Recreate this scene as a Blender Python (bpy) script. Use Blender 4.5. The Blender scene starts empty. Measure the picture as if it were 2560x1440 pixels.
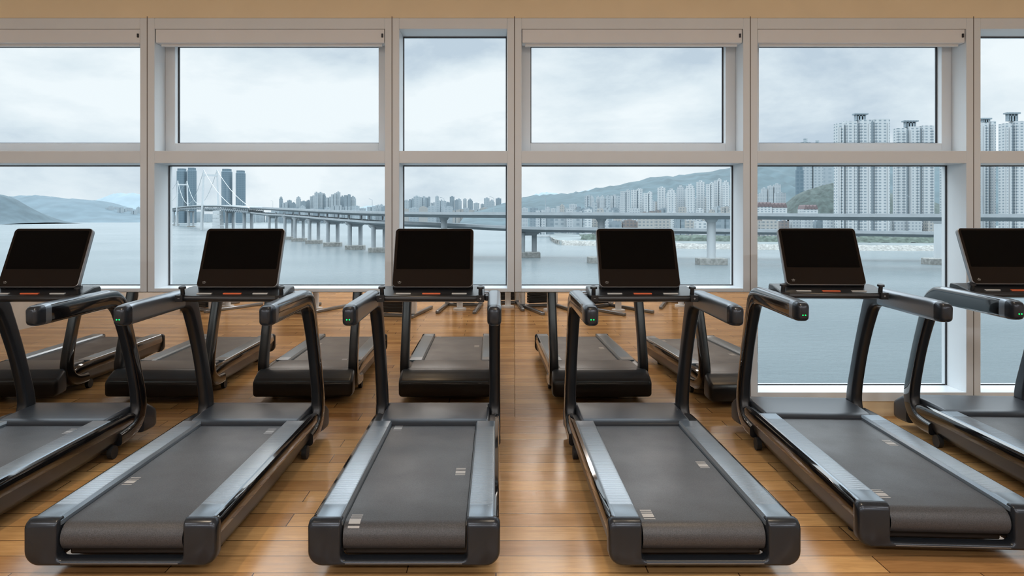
import bpy, bmesh, math, random
from mathutils import Vector, Matrix
random.seed(7)
scene=bpy.context.scene
C=scene.collection
F=1728.0; CX=1240.0; HY=545.0; CH=1.54
def PX(px,Z): return (px-CX)*Z/F
def PH(py,Z): return CH-(py-HY)*Z/F
try:
    scene.view_settings.view_transform='Standard'
    scene.view_settings.look='None'
except Exception: pass

# ------------------------------------------------------------------ materials
def principled(name,col,rough=0.5,metal=0.0,coat=0.0,spec=0.5,emit=None,estr=0):
    m=bpy.data.materials.new(name); m.use_nodes=True
    b=m.node_tree.nodes['Principled BSDF']
    b.inputs['Base Color'].default_value=(*col,1)
    b.inputs['Roughness'].default_value=rough
    b.inputs['Metallic'].default_value=metal
    b.inputs['Coat Weight'].default_value=coat
    b.inputs['Specular IOR Level'].default_value=spec
    if emit:
        b.inputs['Emission Color'].default_value=(*emit,1); b.inputs['Emission Strength'].default_value=estr
    return m
def noisy(name,col,rough,metal=0.0,scale=200,amt=0.15,bump=0.0,coat=0.0,rvar=0.0):
    m=principled(name,col,rough,metal,coat); nt=m.node_tree; b=nt.nodes['Principled BSDF']
    tc=nt.nodes.new('ShaderNodeTexCoord'); n=nt.nodes.new('ShaderNodeTexNoise')
    n.inputs['Scale'].default_value=scale; n.inputs['Detail'].default_value=3
    nt.links.new(tc.outputs['Object'],n.inputs['Vector'])
    r=nt.nodes.new('ShaderNodeValToRGB')
    r.color_ramp.elements[0].position=.3; r.color_ramp.elements[1].position=.7
    r.color_ramp.elements[0].color=(*[c*(1-amt) for c in col],1)
    r.color_ramp.elements[1].color=(*[min(1,c*(1+amt)) for c in col],1)
    nt.links.new(n.outputs['Fac'],r.inputs['Fac']); nt.links.new(r.outputs['Color'],b.inputs['Base Color'])
    if bump>0:
        bp=nt.nodes.new('ShaderNodeBump'); bp.inputs['Strength'].default_value=bump; bp.inputs['Distance'].default_value=.002
        nt.links.new(n.outputs['Fac'],bp.inputs['Height']); nt.links.new(bp.outputs['Normal'],b.inputs['Normal'])
    if rvar>0:
        n2=nt.nodes.new('ShaderNodeTexNoise'); n2.inputs['Scale'].default_value=3; n2.inputs['Detail'].default_value=4
        nt.links.new(tc.outputs['Object'],n2.inputs['Vector'])
        mr=nt.nodes.new('ShaderNodeMapRange'); mr.inputs['To Min'].default_value=rough-rvar; mr.inputs['To Max'].default_value=rough+rvar
        mr.inputs['From Min'].default_value=.3; mr.inputs['From Max'].default_value=.7
        nt.links.new(n2.outputs['Fac'],mr.inputs['Value']); nt.links.new(mr.outputs['Result'],b.inputs['Roughness'])
    return m

M={}
M['frame']=noisy('frame_paint',(.73,.77,.80),.38,0,3,.015)
M['cass']=noisy('blind_cassette_paint',(.78,.80,.82),.45,0,3,.015)
M['tan']=noisy('tan_wall_paint',(.86,.72,.49),.7,0,3,.03)
M['wall']=noisy('room_wall_paint',(.64,.63,.61),.8,0,5,.04)
M['ceil']=noisy('ceiling_paint',(.80,.80,.79),.85,0,5,.03)
M['gasket']=principled('rubber_gasket',(.03,.03,.035),.6)
M['seam']=principled('joint_gap_shadow',(.16,.14,.12),.8)
M['silver']=noisy('brushed_silver',(.27,.30,.335),.28,.8,400,.06)
M['rail']=noisy('rail_silver',(.25,.30,.35),.28,.7,300,.05)
M['gloss']=principled('black_gloss_plastic',(.006,.006,.007),.07,0,.5)
M['satin']=noisy('black_satin_plastic',(.009,.010,.012),.32,0,500,.15)
M['armgrey']=noisy('dark_grey_metal',(.032,.036,.043),.32,.5,400,.1)
M['cap']=noisy('graphite_metallic',(.036,.042,.052),.27,.6,500,.12)
M['cover']=noisy('motor_cover_grey',(.044,.050,.060),.36,.35,600,.15,bump=.05)
M['belt']=noisy('running_belt_rubber',(.050,.051,.056),.44,0,260,.4,bump=.25,rvar=.09)
M['mark']=principled('belt_marking_grey',(.42,.415,.41),.6)
M['screen']=principled('display_black_glass',(.001,.001,.0012),.06,0,0,.12)
M['bezel']=principled('bezel_brown_reflection',(.011,.0075,.006),.12,0,0,.2)  # brown of the room's reflection painted into the bezel base colour
M['rim']=noisy('display_rim_silver',(.30,.30,.31),.35,.8,300,.05)
M['label']=principled('white_label',(.5,.5,.48),.5)
M['orange']=principled('orange_label',(.55,.10,.03),.4,emit=(.8,.15,.04),estr=.12)
M['led']=principled('green_led',(.0,.6,.2),.3,emit=(.0,.85,.12),estr=2.2)
M['rubber']=principled('wheel_rubber',(.012,.012,.012),.6)
M['mirror']=principled('tinted_mirror',(.68,.635,.58),0.005,1.0)
def glass_mat():
    m=bpy.data.materials.new('window_glass'); m.use_nodes=True; nt=m.node_tree; nt.nodes.clear()
    o=nt.nodes.new('ShaderNodeOutputMaterial'); t=nt.nodes.new('ShaderNodeBsdfTransparent'); t.inputs[0].default_value=(.95,.98,.99,1)
    nt.links.new(t.outputs[0],o.inputs[0])
    return m
M['glass']=glass_mat()

def wood_mat():
    m=principled('oak_plank_floor',(.4,.2,.1),.3); nt=m.node_tree; b=nt.nodes['Principled BSDF']; L=nt.links.new
    tc=nt.nodes.new('ShaderNodeTexCoord')
    def brick(c1,c2,mo,bias):
        br=nt.nodes.new('ShaderNodeTexBrick'); br.offset=.37; br.offset_frequency=2; br.squash=1.25; br.squash_frequency=3
        br.inputs['Color1'].default_value=(*c1,1); br.inputs['Color2'].default_value=(*c2,1)
        br.inputs['Mortar'].default_value=(*mo,1); br.inputs['Scale'].default_value=1
        br.inputs['Mortar Size'].default_value=.0026; br.inputs['Mortar Smooth'].default_value=.1; br.inputs['Bias'].default_value=bias
        br.inputs['Brick Width'].default_value=1.05; br.inputs['Row Height'].default_value=.15
        L(tc.outputs['Object'],br.inputs['Vector']); return br
    br=brick((.66,.395,.165),(.39,.20,.075),(.09,.045,.02),-.15)
    sep=brick((0,0,0),(9,9,9),(0,0,0),0)
    ad0=nt.nodes.new('ShaderNodeVectorMath'); ad0.operation='ADD'; L(tc.outputs['Object'],ad0.inputs[0]); L(sep.outputs['Color'],ad0.inputs[1])
    mp=nt.nodes.new('ShaderNodeMapping'); mp.inputs['Scale'].default_value=(1.8,16,1); L(ad0.outputs[0],mp.inputs['Vector'])
    n=nt.nodes.new('ShaderNodeTexNoise'); n.inputs['Scale'].default_value=2.4; n.inputs['Detail'].default_value=8; n.inputs['Roughness'].default_value=.66; n.inputs['Distortion'].default_value=.7
    L(mp.outputs[0],n.inputs['Vector'])
    r=nt.nodes.new('ShaderNodeValToRGB'); r.color_ramp.elements[0].position=.28; r.color_ramp.elements[0].color=(.74,.70,.67,1); r.color_ramp.elements[1].position=.68; r.color_ramp.elements[1].color=(1.06,1.05,1.04,1)
    L(n.outputs['Fac'],r.inputs['Fac'])
    mx=nt.nodes.new('ShaderNodeMix'); mx.data_type='RGBA'; mx.blend_type='MULTIPLY'; mx.inputs[0].default_value=1
    L(br.outputs['Color'],mx.inputs[6]); L(r.outputs['Color'],mx.inputs[7])
    n3=nt.nodes.new('ShaderNodeTexNoise'); n3.inputs['Scale'].default_value=2.0; n3.inputs['Detail'].default_value=3; L(tc.outputs['Object'],n3.inputs['Vector'])
    r3=nt.nodes.new('ShaderNodeValToRGB'); r3.color_ramp.elements[0].position=.3; r3.color_ramp.elements[0].color=(.88,.88,.88,1); r3.color_ramp.elements[1].position=.7; r3.color_ramp.elements[1].color=(1.06,1.06,1.06,1)
    L(n3.outputs['Fac'],r3.inputs['Fac'])
    mx2=nt.nodes.new('ShaderNodeMix'); mx2.data_type='RGBA'; mx2.blend_type='MULTIPLY'; mx2.inputs[0].default_value=1
    L(mx.outputs[2],mx2.inputs[6]); L(r3.outputs['Color'],mx2.inputs[7])
    L(mx2.outputs[2],b.inputs['Base Color'])
    mr=nt.nodes.new('ShaderNodeMapRange'); mr.inputs['To Min'].default_value=.15; mr.inputs['To Max'].default_value=.29; L(n.outputs['Fac'],mr.inputs['Value']); L(mr.outputs['Result'],b.inputs['Roughness'])
    bp=nt.nodes.new('ShaderNodeBump'); bp.inputs['Strength'].default_value=.15; bp.inputs['Distance'].default_value=.0015
    ad=nt.nodes.new('ShaderNodeMath'); ad.operation='SUBTRACT'; L(n.outputs['Fac'],ad.inputs[0]); L(br.outputs['Fac'],ad.inputs[1]); L(ad.outputs[0],bp.inputs['Height']); L(bp.outputs['Normal'],b.inputs['Normal'])
    return m
M['wood']=wood_mat()

def water_mat():
    m=principled('sea_water',(.20,.29,.34),.22); nt=m.node_tree; b=nt.nodes['Principled BSDF']; L=nt.links.new
    tc=nt.nodes.new('ShaderNodeTexCoord'); mp=nt.nodes.new('ShaderNodeMapping'); mp.inputs['Scale'].default_value=(.5,1,1); L(tc.outputs['Object'],mp.inputs['Vector'])
    n=nt.nodes.new('ShaderNodeTexNoise'); n.inputs['Scale'].default_value=.35; n.inputs['Detail'].default_value=9; n.inputs['Roughness'].default_value=.65; L(mp.outputs[0],n.inputs['Vector'])
    bp=nt.nodes.new('ShaderNodeBump'); bp.inputs['Strength'].default_value=1.0; bp.inputs['Distance'].default_value=2.2; L(n.outputs['Fac'],bp.inputs['Height']); L(bp.outputs['Normal'],b.inputs['Normal'])
    n2=nt.nodes.new('ShaderNodeTexNoise'); n2.inputs['Scale'].default_value=.012; n2.inputs['Detail'].default_value=5; L(mp.outputs[0],n2.inputs['Vector'])
    r=nt.nodes.new('ShaderNodeValToRGB'); r.color_ramp.elements[0].position=.35; r.color_ramp.elements[0].color=(.10,.135,.15,1); r.color_ramp.elements[1].position=.65; r.color_ramp.elements[1].color=(.145,.18,.195,1)
    L(n2.outputs['Fac'],r.inputs['Fac']); L(r.outputs['Color'],b.inputs['Base Color'])
    return m
M['water']=water_mat()

EX=.49
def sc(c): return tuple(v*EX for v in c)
def facade(name,wall,win,fh=3.0,ww=4.0,fw=.5,fx=.6):
    wall=sc(wall); win=sc(win)
    m=principled(name,wall,.8,0,0,.2); nt=m.node_tree; b=nt.nodes['Principled BSDF']; L=nt.links.new
    tc=nt.nodes.new('ShaderNodeTexCoord'); s=nt.nodes.new('ShaderNodeSeparateXYZ'); L(tc.outputs['Object'],s.inputs[0])
    def math_(op,a,bb):
        n=nt.nodes.new('ShaderNodeMath'); n.operation=op
        for i,v in enumerate((a,bb)):
            if v is None: continue
            if isinstance(v,(int,float)): n.inputs[i].default_value=v
            else: L(v,n.inputs[i])
        return n.outputs[0]
    xy=math_('ADD',s.outputs['X'],s.outputs['Y'])
    fz=math_('FRACT',math_('DIVIDE',s.outputs['Z'],fh),None); fxx=math_('FRACT',math_('DIVIDE',xy,ww),None)
    a=math_('LESS_THAN',fz,fw); c=math_('LESS_THAN',fxx,fx); mk=math_('MULTIPLY',a,c)
    geo=nt.nodes.new('ShaderNodeNewGeometry'); sn=nt.nodes.new('ShaderNodeSeparateXYZ'); L(geo.outputs['Normal'],sn.inputs[0])
    up=math_('LESS_THAN',sn.outputs['Z'],.5); mk=math_('MULTIPLY',mk,up)
    mx=nt.nodes.new('ShaderNodeMix'); mx.data_type='RGBA'; L(mk,mx.inputs[0]); mx.inputs[6].default_value=(*wall,1); mx.inputs[7].default_value=(*win,1)
    L(mx.outputs[2],b.inputs['Base Color'])
    return m
M['b_white']=facade('apartment_white_facade',(.88,.93,.96),(.44,.53,.59),3.0,5.0,.5,.5)
M['b_white2']=facade('apartment_pale_facade',(.74,.80,.84),(.44,.52,.58),3.2,3.6,.45,.5)
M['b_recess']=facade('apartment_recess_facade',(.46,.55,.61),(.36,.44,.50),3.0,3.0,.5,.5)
M['b_beige']=facade('low_beige_facade',(.66,.66,.64),(.36,.42,.46),3.4,4.0,.45,.5)
M['b_brick']=facade('low_brick_facade',(.40,.36,.35),(.27,.30,.33),3.4,4.0,.45,.5)
M['b_mid']=facade('hazy_city_facade',(.64,.72,.77),(.44,.53,.59),6,8,.5,.5)  # distance haze is mixed into the base colours of the far facades
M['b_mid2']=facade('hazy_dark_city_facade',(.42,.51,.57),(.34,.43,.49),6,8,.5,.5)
M['b_far']=facade('distant_hazy_facade',(.60,.69,.75),(.50,.60,.66),9,14,.5,.5)
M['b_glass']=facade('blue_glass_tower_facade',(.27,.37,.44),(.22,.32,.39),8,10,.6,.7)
M['roofred']=principled('dark_red_roof',sc((.28,.22,.23)),.8)
M['conc']=noisy('bridge_concrete_hazy',sc((.60,.66,.70)),.85,0,.2,.08)
M['conc2']=noisy('bridge_girder_grey',sc((.50,.57,.62)),.85,0,.2,.08)
M['white']=principled('bridge_white_steel',sc((.88,.95,.99)),.7)
M['mtA']=noisy('near_mountain_haze',sc((.125,.185,.22)),.95,0,.02,.15)  # mountain base colours carry painted haze, paler with distance
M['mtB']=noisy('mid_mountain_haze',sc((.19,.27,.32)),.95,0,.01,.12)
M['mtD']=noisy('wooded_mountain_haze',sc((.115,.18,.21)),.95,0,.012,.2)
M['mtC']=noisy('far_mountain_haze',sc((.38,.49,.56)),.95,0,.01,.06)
M['hill']=noisy('wooded_hill',sc((.09,.125,.12)),.95,0,.12,.35)
M['land']=noisy('shore_land',sc((.28,.33,.34)),.95,0,.03,.3)
M['rock']=noisy('shore_rock',sc((.48,.49,.47)),.95,0,.6,.3)
M['green']=noisy('shore_trees',sc((.13,.175,.15)),.95,0,.3,.4)

# ------------------------------------------------------------------ mesh builder
class MB:
    def __init__(s): s.v=[]; s.f=[]; s.m=[]
    def face(s,idx,m=0): s.f.append(idx); s.m.append(m)
    def box(s,x0,x1,y0,y1,z0,z1,m=0):
        b=len(s.v)
        s.v+=[(x0,y0,z0),(x1,y0,z0),(x1,y1,z0),(x0,y1,z0),(x0,y0,z1),(x1,y0,z1),(x1,y1,z1),(x0,y1,z1)]
        for q in ((0,3,2,1),(4,5,6,7),(0,1,5,4),(1,2,6,5),(2,3,7,6),(3,0,4,7)): s.face([b+i for i in q],m)
    def loft(s,rings,m=0,cap=True,closed=False,fm=None):
        b=len(s.v); n=len(rings[0])
        for r in rings: s.v+=[tuple(p) for p in r]
        R=len(rings)
        for i in range(R if closed else R-1):
            for j in range(n):
                a=b+i*n+j; c=b+i*n+(j+1)%n; d=b+((i+1)%R)*n+(j+1)%n; e=b+((i+1)%R)*n+j
                s.face([a,c,d,e], fm(i,j) if fm else m)
        if cap and not closed:
            s.face([b+j for j in range(n)][::-1], fm(0,-1) if fm else m); s.face([b+(R-1)*n+j for j in range(n)], fm(R-1,-1) if fm else m)
    def cyl(s,p0,p1,r0,r1=None,n=12,m=0):
        if r1 is None: r1=r0
        p0=Vector(p0); p1=Vector(p1); d=(p1-p0).normalized()
        u=d.orthogonal().normalized(); w=d.cross(u)
        rr=[[p+(u*math.cos(2*math.pi*k/n)+w*math.sin(2*math.pi*k/n))*r for k in range(n)] for p,r in ((p0,r0),(p1,r1))]
        s.loft(rr,m)
    def make(s,name,mats,parent=None,smooth=True,angle=35,bevel=0,seg=2,recalc=True,origin=None):
        me=bpy.data.meshes.new(name)
        v=s.v
        if origin is not None:
            v=[(p[0]-origin[0],p[1]-origin[1],p[2]-origin[2]) for p in v]
        me.from_pydata(v,[],s.f); 
        for k in mats: me.materials.append(M[k])
        for i,p in enumerate(me.polygons): p.material_index=s.m[i]
        if recalc:
            bm=bmesh.new(); bm.from_mesh(me); bmesh.ops.recalc_face_normals(bm,faces=bm.faces); bm.to_mesh(me); bm.free()
        if smooth:
            me.shade_smooth(); me.set_sharp_from_angle(angle=math.radians(angle))
        o=bpy.data.objects.new(name,me); C.objects.link(o)
        if origin is not None: o.location=origin
        if parent is not None: o.parent=parent
        if bevel>0:
            bv=o.modifiers.new('Bevel','BEVEL'); bv.width=bevel; bv.segments=seg; bv.limit_method='ANGLE'; bv.angle_limit=math.radians(40)
        return o
def rr(w,h,r,n=4,cx=0,cy=0):
    pts=[]
    for (sx,sy,a0) in ((1,1,0),(-1,1,90),(-1,-1,180),(1,-1,270)):
        for k in range(n+1):
            a=math.radians(a0+90*k/n); pts.append((cx+sx*(w/2-r)+r*math.cos(a), cy+sy*(h/2-r)+r*math.sin(a)))
    return pts
def catmull(P,sub=5):
    out=[]
    for i in range(len(P)-1):
        p0=P[max(i-1,0)];p1=P[i];p2=P[i+1];p3=P[min(i+2,len(P)-1)]
        for k in range(sub):
            t=k/sub
            out.append(tuple(.5*((2*b)+(-a+c)*t+(2*a-5*b+4*c-d)*t*t+(-a+3*b-3*c+d)*t**3) for a,b,c,d in zip(p0,p1,p2,p3)))
    out.append(tuple(P[-1])); return out
def meta(o,label,cat,kind=None,group=None):
    o['label']=label; o['category']=cat
    if kind: o['kind']=kind
    if group: o['group']=group
def empty(name,loc=(0,0,0)):
    e=bpy.data.objects.new(name,None); e.empty_display_size=.2; e.location=loc; C.objects.link(e); return e

# ------------------------------------------------------------------ room shell
WZ=5.35; K=WZ/F
def wx(px): return (px-CX)*K
XL,XR=-6.5,6.6; YB=-6.0; CEI=3.7
b=MB(); b.box(XL,XR,YB,WZ+.3,-.12,0); o=b.make('floor',['wood'],smooth=False); meta(o,'warm oak plank wooden floor with satin sheen','floor','structure')
b=MB(); b.box(XL,XR,YB,WZ+.3,CEI,CEI+.1); o=b.make('ceiling',['ceil'],smooth=False); meta(o,'cream painted gym ceiling','ceiling','structure')
H_top=PH(45,WZ); H_ot=PH(72,WZ); H_t1=PH(377,WZ); H_t0=PH(408,WZ); H_ob=PH(721,WZ); H_b=PH(730,WZ)
b=MB()
b.box(XL,XR,WZ,WZ+.3,H_top+.001,CEI); b.box(XL,wx(1876),WZ+.014,WZ+.3,0,H_b-.001); b.box(wx(1876),XR,WZ+.02,WZ+.3,0,.119)
o=b.make('wall_north',['tan'],smooth=False); meta(o,'tan painted wall band around the windows','wall','structure')
b=MB(); b.box(XL-.1,XL,YB,WZ+.3,0,CEI); o=b.make('wall_west',['wall'],smooth=False); meta(o,'plain tan side wall of the gym','wall','structure')
b=MB(); b.box(XR,XR+.1,YB,WZ+.3,0,CEI); o=b.make('wall_east',['wall'],smooth=False); meta(o,'plain tan side wall of the gym','wall','structure')
b=MB(); b.box(XL,XR,YB-.1,YB,0,CEI); o=b.make('wall_south',['wall'],smooth=False); meta(o,'plain tan rear wall of the gym','wall','structure')

edges=[XL,wx(368)-1.86,wx(368),wx(980),wx(1286),wx(1876),wx(2434),wx(2434)+.95,XR]
types=['S','S','S','N','S','L','LN','L']
mw=18.0*K; GD=5.60
nwin=0
def ringbox(b,x0,x1,z0,z1,y0,y1,t,m=0,tb=None):
    tb=tb or t
    b.box(x0,x0+t,y0,y1,z0,z1,m); b.box(x1-t,x1,y0,y1,z0,z1,m)
    b.box(x0+t,x1-t,y0,y1,z1-tb,z1,m); b.box(x0+t,x1-t,y0,y1,z0,z0+tb,m)
for i,t in enumerate(types):
    x0,x1=edges[i],edges[i+1]; nwin+=1
    low=t in('L','LN'); zb=.12 if low else H_b; zo=.19 if low else H_ob
    b=MB()
    b.box(x0,x0+mw,WZ,WZ+.3,zb,H_top); b.box(x1-mw,x1,WZ,WZ+.3,zb,H_top)
    b.box(x0+mw,x1-mw,WZ,WZ+.3,H_ot,H_top); b.box(x0+mw,x1-mw,WZ,WZ+.3,H_t0,H_t1); b.box(x0+mw,x1-mw,WZ,WZ+.3,zb,zo)
    w=b.make('window_%d'%nwin,['frame'],smooth=False,bevel=.0025,seg=1)
    meta(w,{'S':'white-framed window with upper sash and lower fixed pane','N':'narrow white-framed window with two fixed panes','L':'full-height white-framed window reaching near the floor','LN':'narrow full-height white-framed window'}[t],'window','structure')
    ix0,ix1=x0+mw,x1-mw
    if t in('S','L'):
        b=MB(); ringbox(b,ix0,ix1,H_t1,H_ot,GD-.075,GD+.02,.078)
        b.make('sash',['frame'],w,smooth=False,bevel=.003,seg=1)
        b=MB(); b.box(ix0+.07,ix1-.07,GD-.004,GD+.004,H_t1+.07,H_ot-.07); b.make('glass_pane',['glass'],w,smooth=False)
        b=MB(); ringbox(b,ix0+.078,ix1-.078,H_t1+.078,H_ot-.078,GD-.02,GD-.005,.009); b.make('gasket',['gasket'],w,smooth=False)
    else:
        b=MB(); b.box(ix0,ix1,GD-.004,GD+.004,H_t1,H_ot); b.make('glass_pane',['glass'],w,smooth=False)
        b=MB(); ringbox(b,ix0,ix1,H_t1,H_ot,GD-.02,GD-.005,.008); b.make('gasket',['gasket'],w,smooth=False)
    b=MB(); b.box(ix0,ix1,GD-.004,GD+.004,zo,H_t0); b.make('glass_pane',['glass'],w,smooth=False)
    b=MB(); ringbox(b,ix0,ix1,zo,H_t0,GD-.02,GD-.005,.008); b.make('gasket',['gasket'],w,smooth=False)
    if i>0:
        b=MB(); b.box(x0-.003,x0+.003,WZ-.001,WZ+.003,zb,H_top+.012); b.make('joint_gap_strip',['seam'],w,smooth=False)  # dark strip painted as the shade in the gap between window frames
    if t in('S','L') and 0<i<7:
        root=MB()
        prof=[(WZ+.012,H_ot-.002),(WZ+.012,H_ot-.101),(WZ+.016,H_ot-.105),(WZ+.10,H_ot-.105),(WZ+.115,H_ot-.09),(WZ+.115,H_ot-.002)]
        root.loft([[(x,p[0],p[1]) for p in prof] for x in (ix0+.006,ix1-.006)])
        rb=root.make('roller_blind',['cass'],smooth=True); meta(rb,'white roller blind cassette rolled up under window head','blind',None,'roller blinds above the windows')
        b=MB(); b.box(ix0+.03,ix1-.03,WZ+.05,WZ+.065,H_ot-.125,H_ot-.105); b.make('bottom_bar',['frame'],rb,smooth=False)
        b=MB(); b.box(ix1-.028,ix1-.014,WZ+.004,WZ+.02,H_ot-.065,H_ot-.035); b.make('chain_guide',['gasket'],rb,smooth=False,bevel=.002)

mx=[wx(368)-1.86,wx(347),wx(938),wx(1287),wx(1896)]
for i,yaw in enumerate((.35,.38,.22,.60)):
    b=MB(); b.box(mx[i]+.0015,mx[i+1]-.0015,WZ-.003,WZ+.001,.0,H_b-.002)
    o=b.make('wall_mirror',['mirror'],smooth=False,origin=((mx[i]+mx[i+1])/2,WZ-.001,0)); o.rotation_euler=(0,0,math.radians(yaw))
    meta(o,'tinted mirror panel fixed below the window sill','mirror',None,'mirror panels under the windows')

# ------------------------------------------------------------------ treadmill
def T(z): return z-3.95
def sweep_yz(b,path,xc,s,fmf=None,m=0,n=4,end_round=None):
    P=path; rings=[]
    for i,p in enumerate(P):
        a=P[max(i-1,0)]; c=P[min(i+1,len(P)-1)]
        ty,tz=c[0]-a[0],c[1]-a[1]; l=math.hypot(ty,tz) or 1; ty/=l; tz/=l
        ny,nz=-tz,ty
        w,h=p[3],p[2]; r=min(w,h)*.32
        rings.append([(s*(xc+q[0]), T(p[0])+ny*q[1], p[1]+nz*q[1]) for q in rr(w,h,r,n)])
    npt=len(rings[0])
    base=rr(1,1,.3,n)
    def fm(i,j):
        if j<0: return m
        q=((base[j][0]+base[(j+1)%npt][0])/2,(base[j][1]+base[(j+1)%npt][1])/2)
        return fmf(i,q) if fmf else m
    b.loft(rings,m,True,False,fm)

BR=.060
def path_s(s):
    top=1.42; r=BR
    if s<=top: return (4.44-s,.222)
    a=(s-top)/r
    return (3.02-math.sin(a)*r, .222-r+math.cos(a)*r)
def belt_mesh(marks):
    b=MB(); S=[0,.3,.6,.9,1.2,1.42]+[1.42+BR*math.pi*k/12 for k in range(1,13)]
    pts=[path_s(s) for s in S]+[(3.2,.222-2*BR)]
    for p in pts: b.v+=[(-.262,T(p[0]),p[1]),(.262,T(p[0]),p[1])]
    for i in range(len(pts)-1): b.face([2*i,2*i+1,2*i+3,2*i+2],0)
    def patch(x0,x1,s0,s1):
        k=5; base=len(b.v)
        for q in range(k+1):
            s=s0+(s1-s0)*q/k; y,z=path_s(s)
            if s<=1.42: ny,nz=0,1
            else:
                a=(s-1.42)/BR; ny,nz=-math.sin(a),math.cos(a)
            y+=ny*.0008; z+=nz*.0008
            b.v+=[(x0,T(y),z),(x1,T(y),z)]
        for q in range(k): b.face([base+2*q,base+2*q+1,base+2*q+3,base+2*q+2],1)
    for side,s in marks:
        x0,x1=(.185,.235) if side>0 else (-.245,-.195)
        for a,c in ((0,.010),(.020,.030),(.040,.078),(.088,.098)): patch(x0,x1,s+a,s+c)
    return b
def arc(cx,cz,r,a0,a1,n):
    return [(cx+r*math.cos(math.radians(a0+(a1-a0)*k/n)),cz+r*math.sin(math.radians(a0+(a1-a0)*k/n))) for k in range(n+1)]
def u_outline(i,zt):
    xo=.412-i; zb=.052+i; top=zt; xi=.268+i*.7; zi=.080-i*.7
    pts=[]
    pts+=arc(xo-.026,top-.026,.026,0,90,5)
    pts+=arc(xi+.008,top-.008,.008,90,180,3)
    pts+=[(xi,zi+.03)]+arc(xi-.022,zi+.022,.022,0,-90,4)[1:]
    left=[(-x,z) for x,z in pts][::-1]
    pts=pts+left
    pts+=arc(-xo+.060,zb+.060,.060,180,270,7)
    pts+=arc(xo-.060,zb+.060,.060,270,360,7)
    return pts
def build_treadmill():
    root=empty('treadmill')
    b=MB(); b.box(-.30,.30,T(3.09),T(4.80),.050,.196)
    b.box(-.275,.275,T(3.05),T(3.09),.055,.095)
    b.make('deck_base',['satin'],root,bevel=.01)
    for s in (1,-1):
        b=MB(); rings=[]
        for (z,top,bot,out) in ((2.99,.234,.070,.400),(3.03,.243,.056,.407),(3.5,.243,.046,.410),(4.2,.243,.05,.410),(4.45,.243,.060,.412),(4.60,.238,.075,.412),(4.70,.21,.10,.405)):
            sec=[(.264,bot+.03),(.264,top-.025),(.375,top-.004),(.389,top+.003),(out-.005,top-.004),(out,top-.014),(out+.003,top-.055),(out-.004,top-.078),(out-.012,(top-.08+bot)/2),(out-.035,bot+.014),(out-.06,bot),(.30,bot)]
            rings.append([(s*x,T(z),h) for x,h in sec])
        b.loft(rings,0,True,False,lambda i,j:(1 if j in(3,4,5,6) else 0))
        b.make('side_skirt',['satin','gloss'],root)
        b=MB()
        ys=[(2.975,.243),(2.985,.2495),(3.02,.2525),(3.10,.2515)]
        z=3.11
        while z<4.27:
            ys+=[(z,.2505),(z+.007,.2505),(z+.008,.2485),(z+.0115,.2485)]; z+=.0125
        ys+=[(z,.2505),(4.36,.2505),(4.40,.249)]
        rings=[]
        for (yy,h) in ys:
            sec=[(.265,.218),(.267,.236),(.276,.2495),(.284,h),(.374,h),(.382,.2495),(.389,.245),(.389,.218)]
            if yy<2.98: sec=[(x,min(q,.243)) for x,q in sec]
            rings.append([(s*x,T(yy),q) for x,q in sec])
        b.loft(rings,0)
        b.make('foot_rail',['rail'],root,angle=25)
        P=[(4.33,1.028,.112,.078),(4.42,1.018,.118,.078),(4.49,.972,.120,.078),(4.535,.89,.108,.077),(4.59,.77,.100,.074),(4.65,.62,.096,.073),(4.70,.47,.098,.073),(4.735,.35,.106,.074),(4.745,.25,.114,.076),(4.705,.165,.112,.077),(4.61,.118,.096,.078),(4.47,.108,.085,.075)]
        b=MB(); sweep_yz(b,catmull(P,5),.385,s,lambda i,q:(1 if q[0]>.44 else (2 if q[0]<-.44 else 0)))
        b.make('upright',['satin','gloss','armgrey'],root)
        P=[(3.705,1.020,.108,.074),(3.76,1.022,.114,.078),(3.95,1.024,.113,.078),(4.2,1.027,.112,.078),(4.345,1.028,.113,.079)]
        b=MB(); sweep_yz(b,catmull(P,4),.385,s,lambda i,q:(1 if (q[0]>.40 and abs(q[1])<.42 and i>3) else 0))
        hb=b.make('handlebar',['silver','gloss'],root)
        P=[(3.640,1.018,.055,.030),(3.643,1.018,.072,.044),(3.652,1.018,.092,.060),(3.668,1.019,.104,.071),(3.69,1.020,.110,.076),(3.712,1.020,.111,.0775)]
        b=MB(); sweep_yz(b,P,.385,s); cp=b.make('handle_end_cap',['cap'],hb,angle=60)
        if s<0:
            b=MB()
            for dx in (-.007,.007):
                b.cyl((-.385+dx,T(3.6425),1.004),(-.385+dx,T(3.6388),1.004),.0034,n=10)
            b.make('indicator_light',['led'],hb)
        b=MB(); b.cyl((s*.372,T(4.42),.042),(s*.402,T(4.42),.042),.042,n=20); b.make('wheel',['rubber'],root)
        b=MB(); b.cyl((s*.29,T(3.25),0),(s*.29,T(3.25),.07),.03,.036,n=16); b.make('foot_pad',['rubber'],root)
    b=MB(); rings=[]
    for (z,i_,zt) in ((2.944,.014,.220),(2.947,.008,.229),(2.953,.0035,.2375),(2.963,.001,.2445),(2.980,0,.2505),(3.000,0,.2485),(3.006,.004,.243)):
        rings.append([(q[0],T(z),q[1]) for q in u_outline(i_,zt)])
    b.loft(rings); b.make('rear_frame',['cap'],root,angle=50)
    b=MB(); b.box(-.25,.25,T(2.9435),T(2.947),.0655,.0695); b.make('trim_strip',['silver'],root,smooth=False)
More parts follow.
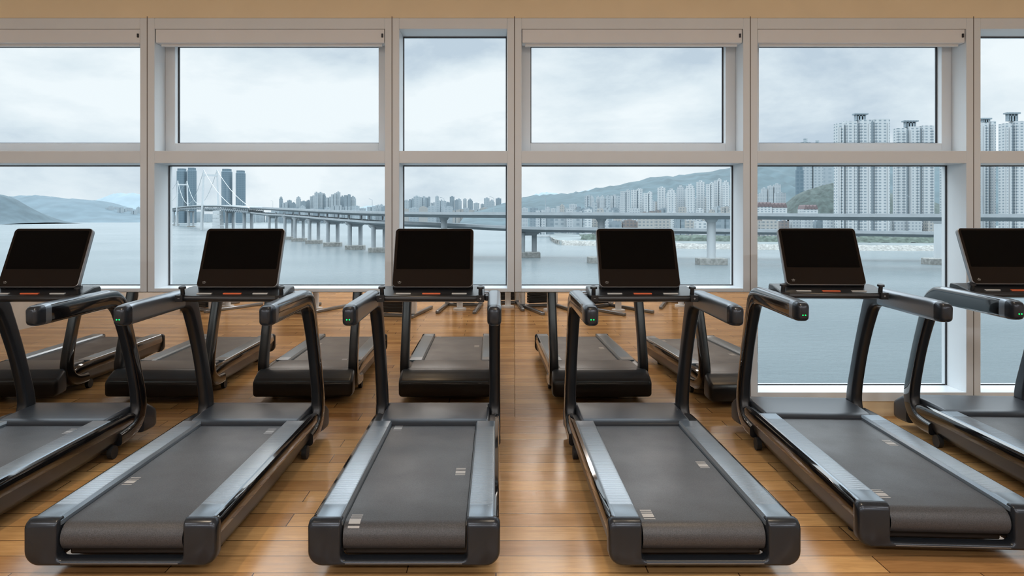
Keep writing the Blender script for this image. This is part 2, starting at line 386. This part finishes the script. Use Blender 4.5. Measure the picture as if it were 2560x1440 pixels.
    b=MB(); rings=[]; zs=[(4.385,.335,.232,.20,.02),(4.40,.345,.246,.15,.02),(4.45,.350,.253,.12,.02),(4.62,.350,.259,.07,.02),(4.775,.350,.259,.06,.02),(4.785,.405,.257,.055,.03),(4.83,.412,.250,.052,.03),(4.90,.415,.212,.050,.03),(4.915,.415,.200,.050,.03),(4.935,.413,.192,.050,.03),(4.950,.408,.180,.054,.028),(4.958,.395,.165,.065,.022)]
    for (z,hw,top,bot,r) in zs:
        rings.append([(q[0],T(z),q[1]) for q in rr(2*hw,top-bot,min(r,(top-bot)*.42),5,0,(top+bot)/2)])
    b.loft(rings,0,True,False,lambda i,j:(1 if i>=8 else 0)); b.make('motor_cover',['cover','satin'],root,angle=40)
    b=MB(); b.box(-.352,.352,T(4.36),T(4.43),1.02,1.075); b.make('cross_bar',['silver'],root,bevel=.012,seg=3)
    prof=[(4.165,1.040),(4.160,1.052),(4.168,1.070),(4.33,1.106),(4.40,1.108),(4.41,1.09),(4.41,1.03),(4.30,1.018)]
    b=MB(); b.loft([[(x,T(p[0]),p[1]) for p in prof] for x in (-.322,.322)])
    tray=b.make('console_tray',['satin'],root,bevel=.006)
    for (x0,x1,mt,nm) in ((-.215,-.125,'label','key_strip'),(.125,.215,'label','key_strip'),(-.055,.055,'orange','stop_button')):
        b=MB(); b.box(x0,x1,T(4.20),T(4.22),1.072,1.0835); b.make(nm,[mt],tray,bevel=.002)
    b=MB(); b.box(-.25,.25,T(4.30),T(4.34),1.095,1.122); b.make('hinge_bar',['gloss'],tray,bevel=.008)
    for s in (1,-1):
        b=MB(); b.cyl((s*.300,T(4.21),1.06),(s*.300,T(4.20),1.112),.014,.012,n=14); b.cyl((s*.300,T(4.20),1.112),(s*.300,T(4.198),1.124),.022,.020,n=16)
        b.box(s*.300-.022,s*.300+.022,T(4.15),T(4.18),1.035,1.075)
        j=b.make('joystick',['satin'],tray)
        b=MB(); b.box(s*.300-.006,s*.300+.006,T(4.1485),T(4.1495),1.0545,1.0565); 
        if s>0: b.box(s*.300-.001,s*.300+.001,T(4.1485),T(4.1495),1.0495,1.0615)
        b.make('symbol',['label'],j,smooth=False)
        b=MB(); b.box(*(sorted((s*.325,s*.35))),T(4.25),T(4.42),1.03,1.062); b.make('side_bracket',['armgrey'],root,bevel=.006)
    B=Vector((0,T(4.275),1.112)); V=Vector((0,.425,.905)).normalized(); N=Vector((0,-V.z,V.y)); U=Vector((1,0,0))
    def pt(u,v,n): return B+U*u+V*v+N*n
    def slab(name,mat,w,h,cv,n0,n1,r,par,e=0):
        b=MB(); rings=[]
        for n,sh in (((n0,.006),(n0+.006*(1 if n1>n0 else -1),0),(n1-.004*(1 if n1>n0 else -1),0),(n1,.004)) if e else ((n0,0),(n1,0))):
            rings.append([pt(q[0],q[1],n) for q in rr(w-2*sh,h-2*sh,max(r-sh,.001),6,0,cv)])
        b.loft(rings); return b.make(name,[mat],par,angle=50)
    hs=slab('display',"rim",.502,.400,.200,-.034,0,.026,root,1)
    slab('bezel_glass','bezel',.494,.392,.200,-.002,.0012,.023,hs)
    slab('screen_panel','screen',.462,.262,.250,.0005,.0018,.006,hs)
    b=MB(); 
    cu,cv=-.205,.032
    for (du,dv,w,h) in ((0,.004,.003,.008),(-.007,.001,.008,.0022),(.007,.001,.008,.0022),(0,-.006,.016,.0016)):
        q=len(b.v); 
        for a,c in ((-1,-1),(1,-1),(1,1),(-1,1)): b.v.append(tuple(pt(cu+du+a*w/2,cv+dv+c*h/2,.0018)))
        b.face([q,q+1,q+2,q+3])
    b.make('emblem',['label'],hs,smooth=False,recalc=False)
    b=MB(); b.loft([[pt(x,q[0],q[1]) for q in ((.02,-.032),(.25,-.032),(.22,-.055),(.0,-.055))] for x in (-.12,.12)]); b.make('display_mount',['satin'],root,bevel=.006)
    return root
root=build_treadmill()
def copy_tree(o,parent=None):
    n=o.copy(); C.objects.link(n)
    if parent is not None: n.parent=parent
    for c in list(o.children): copy_tree(c,n)
    return n
insts=[(-.394,0,0,[(-1,1.37),(1,.80),(-1,.05)]),(.893,0,0,[(-1,1.32),(1,.70)]),(-1.606,0,0,[(-1,.93),(1,.12)]),(-2.84,0,0,[(1,.12)]),(2.10,.15,-3.0,[(-1,1.25),(1,.48)]),(3.33,.20,-3.0,[(1,.15)]),(-4.07,0,0,[(1,.4)])]
trees=[root]+[copy_tree(root) for _ in insts[1:]]
for (x,dz,rot,marks),r in zip(insts,trees):
    r.location=(x,3.95+dz,0); r.rotation_euler=(0,0,math.radians(rot))
    b=belt_mesh(marks); b.make('running_belt',['belt','mark'],r,recalc=False)
    meta(r,'graphite and silver treadmill with tilted black display facing the window wall','treadmill',None,'row of treadmills')

# ------------------------------------------------------------------ strength machines behind (seen in mirrors)
def machine():
    r=empty('strength_machine')
    b=MB(); 
    b.box(-.33,-.27,-.6,.6,.0,.05); b.box(.27,.33,-.6,.6,.0,.05); b.box(-.27,.27,.42,.48,.0,.05)
    b.make('base_frame',['silver'],r,bevel=.012)
    b=MB(); b.box(-.34,-.26,.4,.50,.05,1.5); b.box(.26,.34,.4,.50,.05,1.5); b.box(-.34,.34,.4,.50,1.5,1.58); b.make('upright_frame',['cass'],r,bevel=.015)
    b=MB()
    for k in range(12): b.box(-.2,.2,.38,.50,.07+k*.045,.11+k*.045)
    b.make('weight_stack',['satin'],r,bevel=.004)
    b=MB(); b.cyl((0,-.1,.03),(0,-.1,.42),.05,n=14); b.cyl((0,-.1,0),(0,-.1,.03),.11,n=18); b.make('seat_post',['cass'],r)
    b=MB(); b.box(-.2,.2,-.3,.1,.42,.49); b.make('seat',['satin'],r,bevel=.03,seg=3)
    b=MB(); b.box(-.18,.18,.12,.19,.52,1.1); b.make('backrest',['satin'],r,bevel=.03,seg=3)
    b=MB(); b.box(-.03,.03,.19,.40,.7,.76); b.make('support_arm',['silver'],r,bevel=.008)
    return r
mr_=machine()
mm=[mr_]+[copy_tree(mr_) for _ in range(7)]
for r,(x,y,a) in zip(mm,[(-1.45,-.55,10),(-.55,-1.0,185),(.25,-1.3,178),(1.0,-.9,165),(2.1,-.8,150),(-3.0,-.9,25),(3.4,-1.4,200),(-4.6,-1.2,30)]):
    r.location=(x,y,0); r.rotation_euler=(0,0,math.radians(a)); meta(r,'white framed strength machine with black seat pads','gym machine',None,'strength machines')

# ------------------------------------------------------------------ exterior
HW=25.0; WL=CH-HW
b=MB(); b.v=[(-9000,8,WL),(9000,8,WL),(9000,14000,WL),(-9000,14000,WL)]; b.face([0,1,2,3]); o=b.make('sea',['water'],smooth=False,recalc=False); meta(o,'calm grey blue bay water with fine ripples','sea','stuff')

def mountain(name,ridge,Z,mat,label,depth=.35,rough=1.0,base=WL-1):
    b=MB(); R=catmull([(p[0],p[1]) for p in ridge],6); n=len(R); rows=9
    for k in range(rows):
        t=k/(rows-1)
        for i,(px,py) in enumerate(R):
            X=PX(px,Z); H=PH(py,Z)
            prof=math.sin(math.pi*min(t*.5/.6,.5)) if t<.6 else max(0,1-(t-.6)/.4*1.0)
            y=Z*(1-depth)+t/.6*Z*depth
            h=base+(H-base)*prof
            if k not in(0,rows-1) : h+=rough*random.uniform(-1,1)*(H-base)*.03*(0.2 if abs(t-.6)<.08 else 1)
            b.v.append((X,y,h))
    for k in range(rows-1):
        for i in range(n-1):
            a=k*n+i; b.face([a,a+1,a+n+1,a+n])
    o=b.make(name,[mat],angle=180,recalc=False); meta(o,label,'mountain'); return o
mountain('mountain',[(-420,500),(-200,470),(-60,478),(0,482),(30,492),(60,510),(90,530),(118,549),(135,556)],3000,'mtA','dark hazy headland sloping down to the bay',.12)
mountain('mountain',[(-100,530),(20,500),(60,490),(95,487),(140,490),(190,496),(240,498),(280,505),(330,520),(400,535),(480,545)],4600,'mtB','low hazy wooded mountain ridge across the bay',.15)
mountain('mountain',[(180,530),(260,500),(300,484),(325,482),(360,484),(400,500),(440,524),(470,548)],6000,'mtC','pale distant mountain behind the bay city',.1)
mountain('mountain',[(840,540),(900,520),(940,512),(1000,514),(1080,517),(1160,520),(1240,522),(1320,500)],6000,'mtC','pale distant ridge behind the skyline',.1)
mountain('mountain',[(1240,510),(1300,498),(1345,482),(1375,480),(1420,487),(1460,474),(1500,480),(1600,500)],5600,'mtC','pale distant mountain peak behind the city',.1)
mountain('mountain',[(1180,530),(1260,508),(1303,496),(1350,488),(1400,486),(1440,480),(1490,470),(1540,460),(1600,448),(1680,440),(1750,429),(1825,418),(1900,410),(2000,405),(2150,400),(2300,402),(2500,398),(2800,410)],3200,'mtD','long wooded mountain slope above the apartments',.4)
mountain('hill',[(1930,530),(1965,505),(1995,480),(2030,465),(2060,456),(2085,452),(2120,460),(2200,480),(2300,500)],1150,'hill','dark green wooded hill beside the apartment towers',.12)

def land(name,pts,back,z,mat,label,cat,lip=1.0):
    b=MB(); n=len(pts)
    ring0=[(PX(p,Z),Z,z) for p,Z in pts]; ringb=[(PX(p,max(back,Z+1)),max(back,Z+1),z) for p,Z in pts]
    ringl=[(PX(p,Z)-0,Z-4,WL-1) for p,Z in pts]
    b.v=ringl+ring0+ringb
    for i in range(n-1):
        b.face([i,i+1,n+i+1,n+i],0); b.face([n+i,n+i+1,2*n+i+1,2*n+i],0)
    o=b.make(name,[mat],smooth=False,recalc=False); meta(o,label,cat); return o
land('far_shore',[(-300,4300),(400,4100),(700,3400),(1000,3000),(1400,2600)],7000,WL+3,'land','low developed shore across the bay','shore')
land('near_shore',[(1376,780),(1400,640),(1460,640),(1560,600),(1700,575),(1900,552),(2150,540),(2400,530),(2900,520)],3000,WL+3.2,'land','flat waterfront land along the bay','shore')
def strip(name,pts,h0,h1,w,mat,label,cat,jit=.6):
    b=MB(); P=catmull(pts,14); n=len(P)
    for k in range(5):
        t=k/4
        for p,Z in P: b.v.append((PX(p,Z)+random.uniform(-jit,jit),Z-6+w*t,h0+(h1-h0)*math.sin(math.pi*t*.75)+random.uniform(-jit,jit)*.6))
    for k in range(4):
        for i in range(n-1):
            a=k*n+i; b.face([a,a+1,a+n+1,a+n])
    o=b.make(name,[mat],smooth=False,recalc=False); meta(o,label,cat,'stuff'); return o
strip('rock_revetment',[(1378,760),(1398,650),(1440,632),(1500,615),(1560,596),(1700,570),(1900,548),(2150,536),(2400,526),(2900,516)],WL-.5,WL+4.2,14,'rock','pale boulder revetment at the waterfront','rocks',.8)
strip('tree_belt',[(1450,700),(1560,680),(1700,660),(1900,640),(2150,620),(2400,610),(2900,600)],WL+3,WL+8.5,16,'green','row of dark waterfront trees','trees',1.6)

def building(px0,px1,ytop,Z,mat='b_mid',name='distant_building',label='hazy city building on the shore',base=WL+3,group='skyline buildings',style=0,depth=None):
    x0,x1=PX(px0,Z),PX(px1,Z); w=x1-x0; h=PH(ytop,Z)-base; d=depth or max(8,w*.5)
    cx=(x0+x1)/2; b=MB()
    if style==0:
        b.box(-w/2,w/2,0,d,0,h*.97); b.box(-w*.18,w*.2,d*.3,d*.7,h*.97,h)
    elif style==1:
        b.box(-w/2,-w*.05,0,d,0,h*.96); b.box(-w*.05,w*.08,d*.15,d,0,h*.93,1); b.box(w*.08,w/2,0,d,0,h*.985); b.box(w*.15,w*.35,d*.2,d*.6,h*.985,h)
    elif style==2:
        b.box(-w/2,w/2,0,d,0,h*.9); b.box(-w*.38,w*.38,d*.1,d*.9,h*.9,h*.96); b.box(-w*.15,w*.15,d*.3,d*.7,h*.96,h)
    o=b.make(name,[mat,'b_mid2'],smooth=False,recalc=False); o.location=(cx,Z,base); meta(o,label,'building',None,group); return o
for (a,c,y) in ((440,460,421),(467,485,419),(552,574,422),(588,608,426)):
    Z=3000; x0,x1=PX(a,Z),PX(c,Z); w=x1-x0; h=PH(y,Z)-WL-3; b=MB()
    sec=lambda k,hh:[(q[0],q[1]+w*.5,hh) for q in rr(w*k,w*k,w*.2*k,3)]
    b.loft([sec(1,0),sec(1,h*.95),sec(.86,h*.96),sec(.86,h)])
    o=b.make('skyscraper',['b_glass'],angle=40); o.location=((x0+x1)/2,Z,WL+3); meta(o,'tall dark blue glass skyscraper beyond the suspension bridge','skyscraper',None,'glass skyscrapers')
def row(p0,p1,y0,y1,Zr,w0,w1,mats,gap=.2,**kw):
    p=p0
    while p<p1:
        w=random.uniform(w0,w1); building(p,p+w,random.uniform(y0,y1),random.uniform(*Zr),random.choice(mats),style=random.choice((0,0,1,2)),**kw)
        p+=w*(1+random.uniform(-.1,gap))
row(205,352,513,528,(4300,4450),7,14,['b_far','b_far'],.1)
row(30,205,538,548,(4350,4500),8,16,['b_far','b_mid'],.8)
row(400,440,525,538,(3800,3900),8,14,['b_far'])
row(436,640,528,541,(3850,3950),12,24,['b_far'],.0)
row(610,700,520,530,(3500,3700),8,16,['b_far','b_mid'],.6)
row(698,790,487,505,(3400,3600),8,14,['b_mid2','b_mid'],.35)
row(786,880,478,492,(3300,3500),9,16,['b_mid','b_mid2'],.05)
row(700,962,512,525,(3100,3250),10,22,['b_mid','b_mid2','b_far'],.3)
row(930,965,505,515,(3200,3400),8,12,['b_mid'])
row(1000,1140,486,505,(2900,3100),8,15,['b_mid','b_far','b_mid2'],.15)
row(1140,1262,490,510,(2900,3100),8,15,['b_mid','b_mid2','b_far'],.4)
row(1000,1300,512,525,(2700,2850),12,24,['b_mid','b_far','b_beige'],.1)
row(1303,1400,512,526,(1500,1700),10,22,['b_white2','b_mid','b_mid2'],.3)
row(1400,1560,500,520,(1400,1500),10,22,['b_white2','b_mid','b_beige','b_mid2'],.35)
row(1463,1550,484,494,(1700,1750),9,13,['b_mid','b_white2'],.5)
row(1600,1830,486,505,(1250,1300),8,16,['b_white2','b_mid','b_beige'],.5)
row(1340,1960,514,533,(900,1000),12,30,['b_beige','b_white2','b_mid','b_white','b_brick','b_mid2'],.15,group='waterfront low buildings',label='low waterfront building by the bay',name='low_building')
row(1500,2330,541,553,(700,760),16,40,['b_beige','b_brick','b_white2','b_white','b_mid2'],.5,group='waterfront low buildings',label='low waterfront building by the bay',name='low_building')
for (a,c,y,z) in ((1553,1576,474,1150),(1580,1606,470,1180),(1611,1631,478,1150),(1646,1664,466,1200),(1669,1690,471,1150),(1694,1712,462,1180),(1716,1737,459,1150),(1744,1762,451,1180),(1768,1785,455,1150),(1788,1804,446,1180),(1807,1824,450,1150)):
    building(a,c,y,z,random.choice(('b_white','b_white','b_white2')),'apartment_block','white apartment block on the hillside waterfront',style=random.choice((0,1,2)),group='white apartment blocks')
for (a,c,y,z) in ((1905,1918,468,1600),(1921,1933,462,1600),(1936,1952,458,1600),(1895,1912,482,1500),(1940,1965,480,1500)):
    building(a,c,y,z,'b_white2','apartment_block','small white apartment block below wooded mountain',group='white apartment blocks')
for (a,c,y,z,m) in ((1993,2009,408,1400,'b_glass'),(2003,2030,346,1450,'b_mid'),(2034,2058,350,1450,'b_mid'),(2060,2082,360,1500,'b_far')):
    building(a,c,y,z,m,'apartment_tower','hazy tower block behind the apartments',style=2,group='apartment towers')
for (a,c,y) in ((1893,1930,505),(1931,1968,507),(2010,2045,512)):
    Z=950; x0,x1=PX(a,Z),PX(c,Z); w=x1-x0; h=PH(y,Z)-WL-3; b=MB(); b.box(-w/2,w/2,0,20,0,h*.85,0)
    for k in range(4):
        xa=-w/2+w*k/4; b.loft([[(xa,yy,h*.85),(xa+w/4,yy,h*.85),(xa+w/8+w*.05,yy,h*.96),(xa+w/8,yy,h),(xa+w/8-w*.05,yy,h*.96)] for yy in (-.5,20.5)],1)
    o=b.make('waterfront_hall',['b_white','roofred'],smooth=False); o.location=((x0+x1)/2,Z,WL+3); meta(o,'white waterfront hall with dark arched roof bays','building')
def big_tower(slabs,crown,Z,ybase=None):
    x0=PX(slabs[0][0],Z); x1=PX(slabs[-1][1],Z); base=WL+3; cx=(x0+x1)/2; root=empty('apartment_tower',(cx,Z,base))
    b=MB()
    for (a,c,y,rec) in slabs:
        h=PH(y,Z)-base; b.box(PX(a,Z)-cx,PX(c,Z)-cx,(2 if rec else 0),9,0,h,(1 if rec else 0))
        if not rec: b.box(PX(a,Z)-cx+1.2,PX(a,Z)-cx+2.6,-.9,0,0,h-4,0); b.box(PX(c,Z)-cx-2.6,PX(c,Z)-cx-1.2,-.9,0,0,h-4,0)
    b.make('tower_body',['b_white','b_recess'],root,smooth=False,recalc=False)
    b=MB(); a,c,yt,yb=crown; xa,xc=PX(a,Z)-cx,PX(c,Z)-cx; hb=PH(yb,Z)-base-.5; ht=PH(yt,Z)-base
    b.box(xa,xc,2,8,ht-1.4,ht,0)
    w=xc-xa
    for k in range(4): b.box(xa+w*(.12+.22*k),xa+w*(.12+.22*k)+1.0,3,7,hb,ht-1.4,0)
    b.box(xa+w*.25,xc-w*.25,3,7,hb,hb+(ht-hb)*.6,0)
    b.make('roof_crown',['b_recess'],root,smooth=False,recalc=False)
    meta(root,'tall white apartment tower with flat roof canopy','apartment tower',None,'apartment towers')
big_tower([(2095,2110,308,0),(2110,2115,312,1),(2115,2143,302,0),(2143,2150,308,1),(2150,2178,299,0),(2178,2188,304,1),(2188,2225,297,0)],(2140,2174,282,299),700)
big_tower([(2244,2266,320,0),(2266,2274,324,1),(2274,2300,316,0),(2300,2306,320,1),(2306,2336,314,0)],(2264,2300,300,316),740)
big_tower([(2362,2380,330,0),(2380,2386,334,1),(2386,2412,326,0)],(2374,2396,314,328),760)
big_tower([(2456,2472,306,0),(2472,2477,310,1),(2477,2490,302,0)],(2458,2484,294,303),760)
big_tower([(2512,2530,308,0),(2530,2538,312,1),(2538,2580,302,0),(2580,2590,308,1),(2590,2640,300,0)],(2522,2556,280,300),700)

def deck(name,pts,hw,th,mat,parent,par=1.0):
    P=catmull([(PX(p,Z),Z,PH(y,Z)) for p,y,Z in pts],6); rings=[]
    for i,p in enumerate(P):
        a=P[max(i-1,0)]; c=P[min(i+1,len(P)-1)]; dx,dy=c[0]-a[0],c[1]-a[1]; l=math.hypot(dx,dy); nx,ny=-dy/l,dx/l
        sec=[(-hw,par),(-hw+.4,par),(-hw+.4,0),(hw-.4,0),(hw-.4,par),(hw,par),(hw,-.6),(hw*.55,-th),(-hw*.55,-th),(-hw,-.6)]
        rings.append([(p[0]+nx*s,p[1]+ny*s,p[2]+q) for s,q in sec])
    b=MB(); b.loft(rings); return b.make(name,[mat],parent,smooth=False),P
via=empty('viaduct',(PX(1100,430),430,WL))
def child(o,par): o.parent=par; o.matrix_parent_inverse=Matrix.Translation(-par.location)
UD=[(640,519,1010),(682,521,900),(722,523,815),(785,526,686),(832,528,617),(888,530,550),(960,532,495),(1110,534,430),(1300,535,400),(1500,536,385),(1778,537,372),(2100,539,352),(2360,540,335),(2620,541,320)]
LD=[(640,532,1010),(682,536,900),(722,538,815),(785,543,686),(832,547,617),(888,551,550),(960,556,500),(1110,561,450),(1300,570,440),(1500,573,430),(1778,576,425),(2100,580,410),(2360,584,400),(2620,588,390)]
o,_=deck('upper_deck',UD,9,2.4,'conc',None); child(o,via)
o,_=deck('lower_deck',LD,8,2.2,'conc',None); child(o,via)
def pier(px,Z,ytop,par,mat='conc',double=True,r=1.7,wide=7):
    X=PX(px,Z); zt=PH(ytop,Z); b=MB()
    if double:
        for s in (-1,1): b.cyl((X+s*wide*.55,Z+s*2,WL),(X+s*wide*.55,Z+s*2,zt-2.2),r,n=12)
        b.loft([[(X+q[0],Z+q[1],zz) for q in rr(wl,4,1,2)] for wl,zz in ((wide*1.3,zt-4),(wide*2.1,zt-2.2),(wide*2.3,zt-.3))])
    else:
        b.cyl((X,Z,WL),(X,Z,zt-1),r*1.15,n=16); b.cyl((X,Z,zt-3.4),(X,Z,zt-.6),r*1.3,r*2.2,n=16)
    p=b.make('pier',[mat],None); child(p,par)
    b=MB(); b.box(X-wide*1.05,X+wide*1.05,Z-5,Z+5,WL-1,WL+3.4); q=b.make('pile_cap',['rock'],None,smooth=False,bevel=.3,seg=1); child(q,par)
for px,Z,y in ((682,890,538),(722,800,540),(748,742,543),(785,676,546),(832,612,550),(888,548,554),(948,505,560)):
    pier(px,Z,y,via)
pier(1321,440,573,via,double=True); pier(1778,372,540,via,'white',double=False,r=2.0); pier(2345,372,542,via,'white',double=False,wide=6); pier(1503,385,539,via,double=False); pier(1110,430,537,via,double=False)
for (px,Z) in ((700,855),(722,805),(760,726),(785,686),(832,617),(888,550),(940,508)):
    b=MB(); X=PX(px,Z); u=PH(531,Z); l=PH(547,Z)-1
    for s in(-1,1): b.box(X+s*5-.6,X+s*5+.6,Z-1,Z+1,l,u)
    o=b.make('deck_strut',['conc'],None,smooth=False); child(o,via)
meta(via,'double-deck concrete road viaduct crossing the bay','bridge')

sb=empty('suspension_bridge',(PX(525,1450),1450,WL))
A=Vector((PX(600,1120),1120,0)); T1=Vector((PX(526,1450),1450,0)); T2=Vector((PX(456,2150),2150,0)); E=Vector((PX(400,2700),2700,0))
SD=[(640,519,1010),(600,516,1120),(560,514,1270),(526,514,1450),(490,515,1750),(456,518,2150),(425,523,2500),(380,528,2900)]
o,_=deck('road_deck',SD,12,3,'white',None); child(o,sb)
SD2=[(p,y+9*1200/Z,Z) for p,y,Z in SD]
o,_=deck('lower_road_deck',SD2,11,2,'conc2',None); child(o,sb)
b=MB(); P=catmull([(PX(p,Z),Z,PH(y,Z)) for p,y,Z in SD],8)
for i in range(len(P)-1):
    p=Vector(P[i]); q=Vector(P[i+1]); d=9
    for s in (-1,1):
        n=Vector((-(q-p).y,(q-p).x,0)).normalized()*11*s
        b.cyl(p+n-Vector((0,0,3)),q+n-Vector((0,0,d)),.4,n=4); b.cyl(p+n-Vector((0,0,d)),q+n-Vector((0,0,3)),.4,n=4)
o=b.make('truss',['conc2'],None,smooth=False); o['kind']='stuff'; child(o,sb)
def zdeck(v):
    best=min(P,key=lambda p:abs(p[1]-v.y)); return best[2]
def tower(v,px,ytop,nm='bridge_tower'):
    Z=v.y; b=MB(); zt=PH(ytop,Z); dirv=Vector((T2.x-T1.x,T2.y-T1.y,0)).normalized(); n=Vector((-dirv.y,dirv.x,0))
    tops=[]
    for s in(-1,1):
        base=v+n*s*17; top=v+n*s*13
        b.loft([[(c.x+q[0],c.y+q[1],z) for q in rr(w,w,.8,2)] for c,z,w in ((base,WL,5.5),(base.lerp(top,.4),WL+(zt-WL)*.4,4.2),(top,zt,2.8))]); tops.append(Vector((top.x,top.y,zt)))
    for zz,hh in ((zt-14,4),(zdeck(v)-12,5)):
        a=v-n*15; c=v+n*15
        b.loft([[(a.x,a.y-1.5,zz),(a.x,a.y+1.5,zz),(a.x,a.y+1.5,zz+hh),(a.x,a.y-1.5,zz+hh)],[(c.x,c.y-1.5,zz),(c.x,c.y+1.5,zz),(c.x,c.y+1.5,zz+hh),(c.x,c.y-1.5,zz+hh)]])
    o=b.make(nm,['white'],None); child(o,sb); return tops
t1=tower(T1,526,424); t2=tower(T2,456,452)
def cable(p,q,sag,zmin=None):
    pts=[p.lerp(q,k/20)-Vector((0,0,sag*4*(k/20)*(1-k/20))) for k in range(21)]
    b=MB()
    for a,c in zip(pts,pts[1:]): b.cyl(a,c,.5,n=5)
    o=b.make('main_cable',['white'],None); child(o,sb)
    b=MB()
    for a in pts[1:-1]:
        zd=zdeck(a)
        if a.z>zd+1: b.cyl(a,Vector((a.x,a.y,zd)),.08,n=4)
    o=b.make('suspender',['white'],None,smooth=False); o['kind']='stuff'; child(o,sb)
for s in (0,1):
    off=(t1[s]-T1); off.z=0
    a=A+off; a.z=zdeck(A)+1; e=E+off; e.z=zdeck(E)
    cable(t1[s],a,8); cable(t1[s],t2[s],(t1[s].z+t2[s].z)/2-zdeck((T1+T2)/2)-6); cable(t2[s],e,6)
b=MB(); Z=1180; X=PX(545,Z)
for k in range(6): b.box(X-7+k*.25,X+7-k*.25,Z-8,Z+8,WL-1+k*6.5,WL+4.9+k*6.5)
o=b.make('anchorage',['white'],None,smooth=False); child(o,sb)
for px,Z in ((440,2350),(478,1900),(575,1200),(620,1060)): pier(px,Z,527,sb,double=True,r=2.5,wide=9)
meta(sb,'white suspension bridge with twin-legged towers over the bay','bridge')

b=MB(); b.cyl((0,0,0),(0,0,9.5),.2,.12,n=6); b.cyl((0,0,9.4),(-1.8,0,10.1),.1,n=5)
lp=b.make('street_lamp',['conc2'],None)
b=MB(); b.box(-2.6,-1.5,-.25,.25,9.95,10.2); lp_h=b.make('lamp_head',['conc2'],lp,smooth=False)
Pd=catmull([(PX(p,Z),Z,PH(y,Z)) for p,y,Z in UD],3)
sel=Pd[3:-1:2]
for k,p in enumerate(sel):
    o=lp if k==0 else lp.copy()
    if k: 
        C.objects.link(o); h=lp_h.copy(); h.parent=o; C.objects.link(h)
    o.location=(p[0],p[1],p[2]-.05); meta(o,'slim grey street lamp on the viaduct deck','street lamp',None,'street lamps on the viaduct')

# ------------------------------------------------------------------ world: overcast sky, brighter towards the zenith
w=bpy.data.worlds.new('overcast_sky'); scene.world=w; w.use_nodes=True; nt=w.node_tree; nt.nodes.clear(); L=nt.links.new
out=nt.nodes.new('ShaderNodeOutputWorld'); bg=nt.nodes.new('ShaderNodeBackground')
tc=nt.nodes.new('ShaderNodeTexCoord'); mp=nt.nodes.new('ShaderNodeMapping'); mp.inputs['Scale'].default_value=(2.0,2.0,4.6); mp.inputs['Location'].default_value=(7.3,2.2,1.9)
L(tc.outputs['Generated'],mp.inputs['Vector'])
n=nt.nodes.new('ShaderNodeTexNoise'); n.inputs['Scale'].default_value=1.6; n.inputs['Detail'].default_value=10; n.inputs['Roughness'].default_value=.55; n.inputs['Distortion'].default_value=.15; L(mp.outputs[0],n.inputs['Vector'])
r=nt.nodes.new('ShaderNodeValToRGB'); e=r.color_ramp.elements; e[0].position=.34; e[0].color=(.58,.665,.755,1); e[1].position=.57; e[1].color=(.96,.99,1.01,1)
x=e.new(.45); x.color=(.79,.855,.905,1)
L(n.outputs['Fac'],r.inputs['Fac']); L(r.outputs['Color'],bg.inputs['Color']); L(bg.outputs[0],out.inputs[0])
s=nt.nodes.new('ShaderNodeSeparateXYZ'); L(tc.outputs['Generated'],s.inputs[0])
mr=nt.nodes.new('ShaderNodeMapRange'); mr.interpolation_type='SMOOTHSTEP'; mr.inputs['From Min'].default_value=.26; mr.inputs['From Max'].default_value=.6; mr.inputs['To Min'].default_value=1.0; mr.inputs['To Max'].default_value=4.6
L(s.outputs['Z'],mr.inputs['Value']); L(mr.outputs['Result'],bg.inputs['Strength'])

# ------------------------------------------------------------------ lights
def area(name,loc,rot,sx,sy,pw,col):
    l=bpy.data.lights.new(name,'AREA'); l.shape='RECTANGLE'; l.size=sx; l.size_y=sy; l.energy=pw; l.color=col
    o=bpy.data.objects.new(name,l); o.location=loc; o.rotation_euler=rot; C.objects.link(o); return o
for x in (-4,-1.3,1.3,4):
    area('ceiling_light',(x,-3,CEI-.03),(0,0,0),1.2,.5,92,(.98,.985,1))
    area('ceiling_light',(x,.6,CEI-.03),(0,0,0),1.2,.5,32,(1,.98,.96))
def spot(loc,tgt,pw,ang,col=(1,.76,.50),bl=.6):
    l=bpy.data.lights.new('ceiling_spot','SPOT'); l.energy=pw; l.spot_size=math.radians(ang); l.spot_blend=bl; l.color=col; l.shadow_soft_size=.06
    o=bpy.data.objects.new('ceiling_spot',l); o.location=loc; d=Vector(tgt)-Vector(loc); o.rotation_euler=d.to_track_quat('-Z','Y').to_euler(); C.objects.link(o)
spot((-2.2,2.6,3.6),(-2.2,2.9,0),130,50)
spot((1.5,3.2,3.6),(1.6,3.4,0),100,45)
spot((.3,3.0,3.6),(.3,3.2,0),80,45)
spot((-1.0,4.0,3.6),(-1.0,4.4,0),50,45)
spot((2.7,4.2,3.6),(2.7,4.6,0),50,45)

cam=bpy.data.cameras.new('camera'); co=bpy.data.objects.new('camera',cam); C.objects.link(co)
co.location=(0,0,CH); co.rotation_euler=(math.pi/2,0,0)
cam.sensor_width=36; cam.lens=36*F/2560; cam.shift_x=40/2560; cam.shift_y=-175/2560; cam.clip_start=.05; cam.clip_end=20000
scene.camera=co
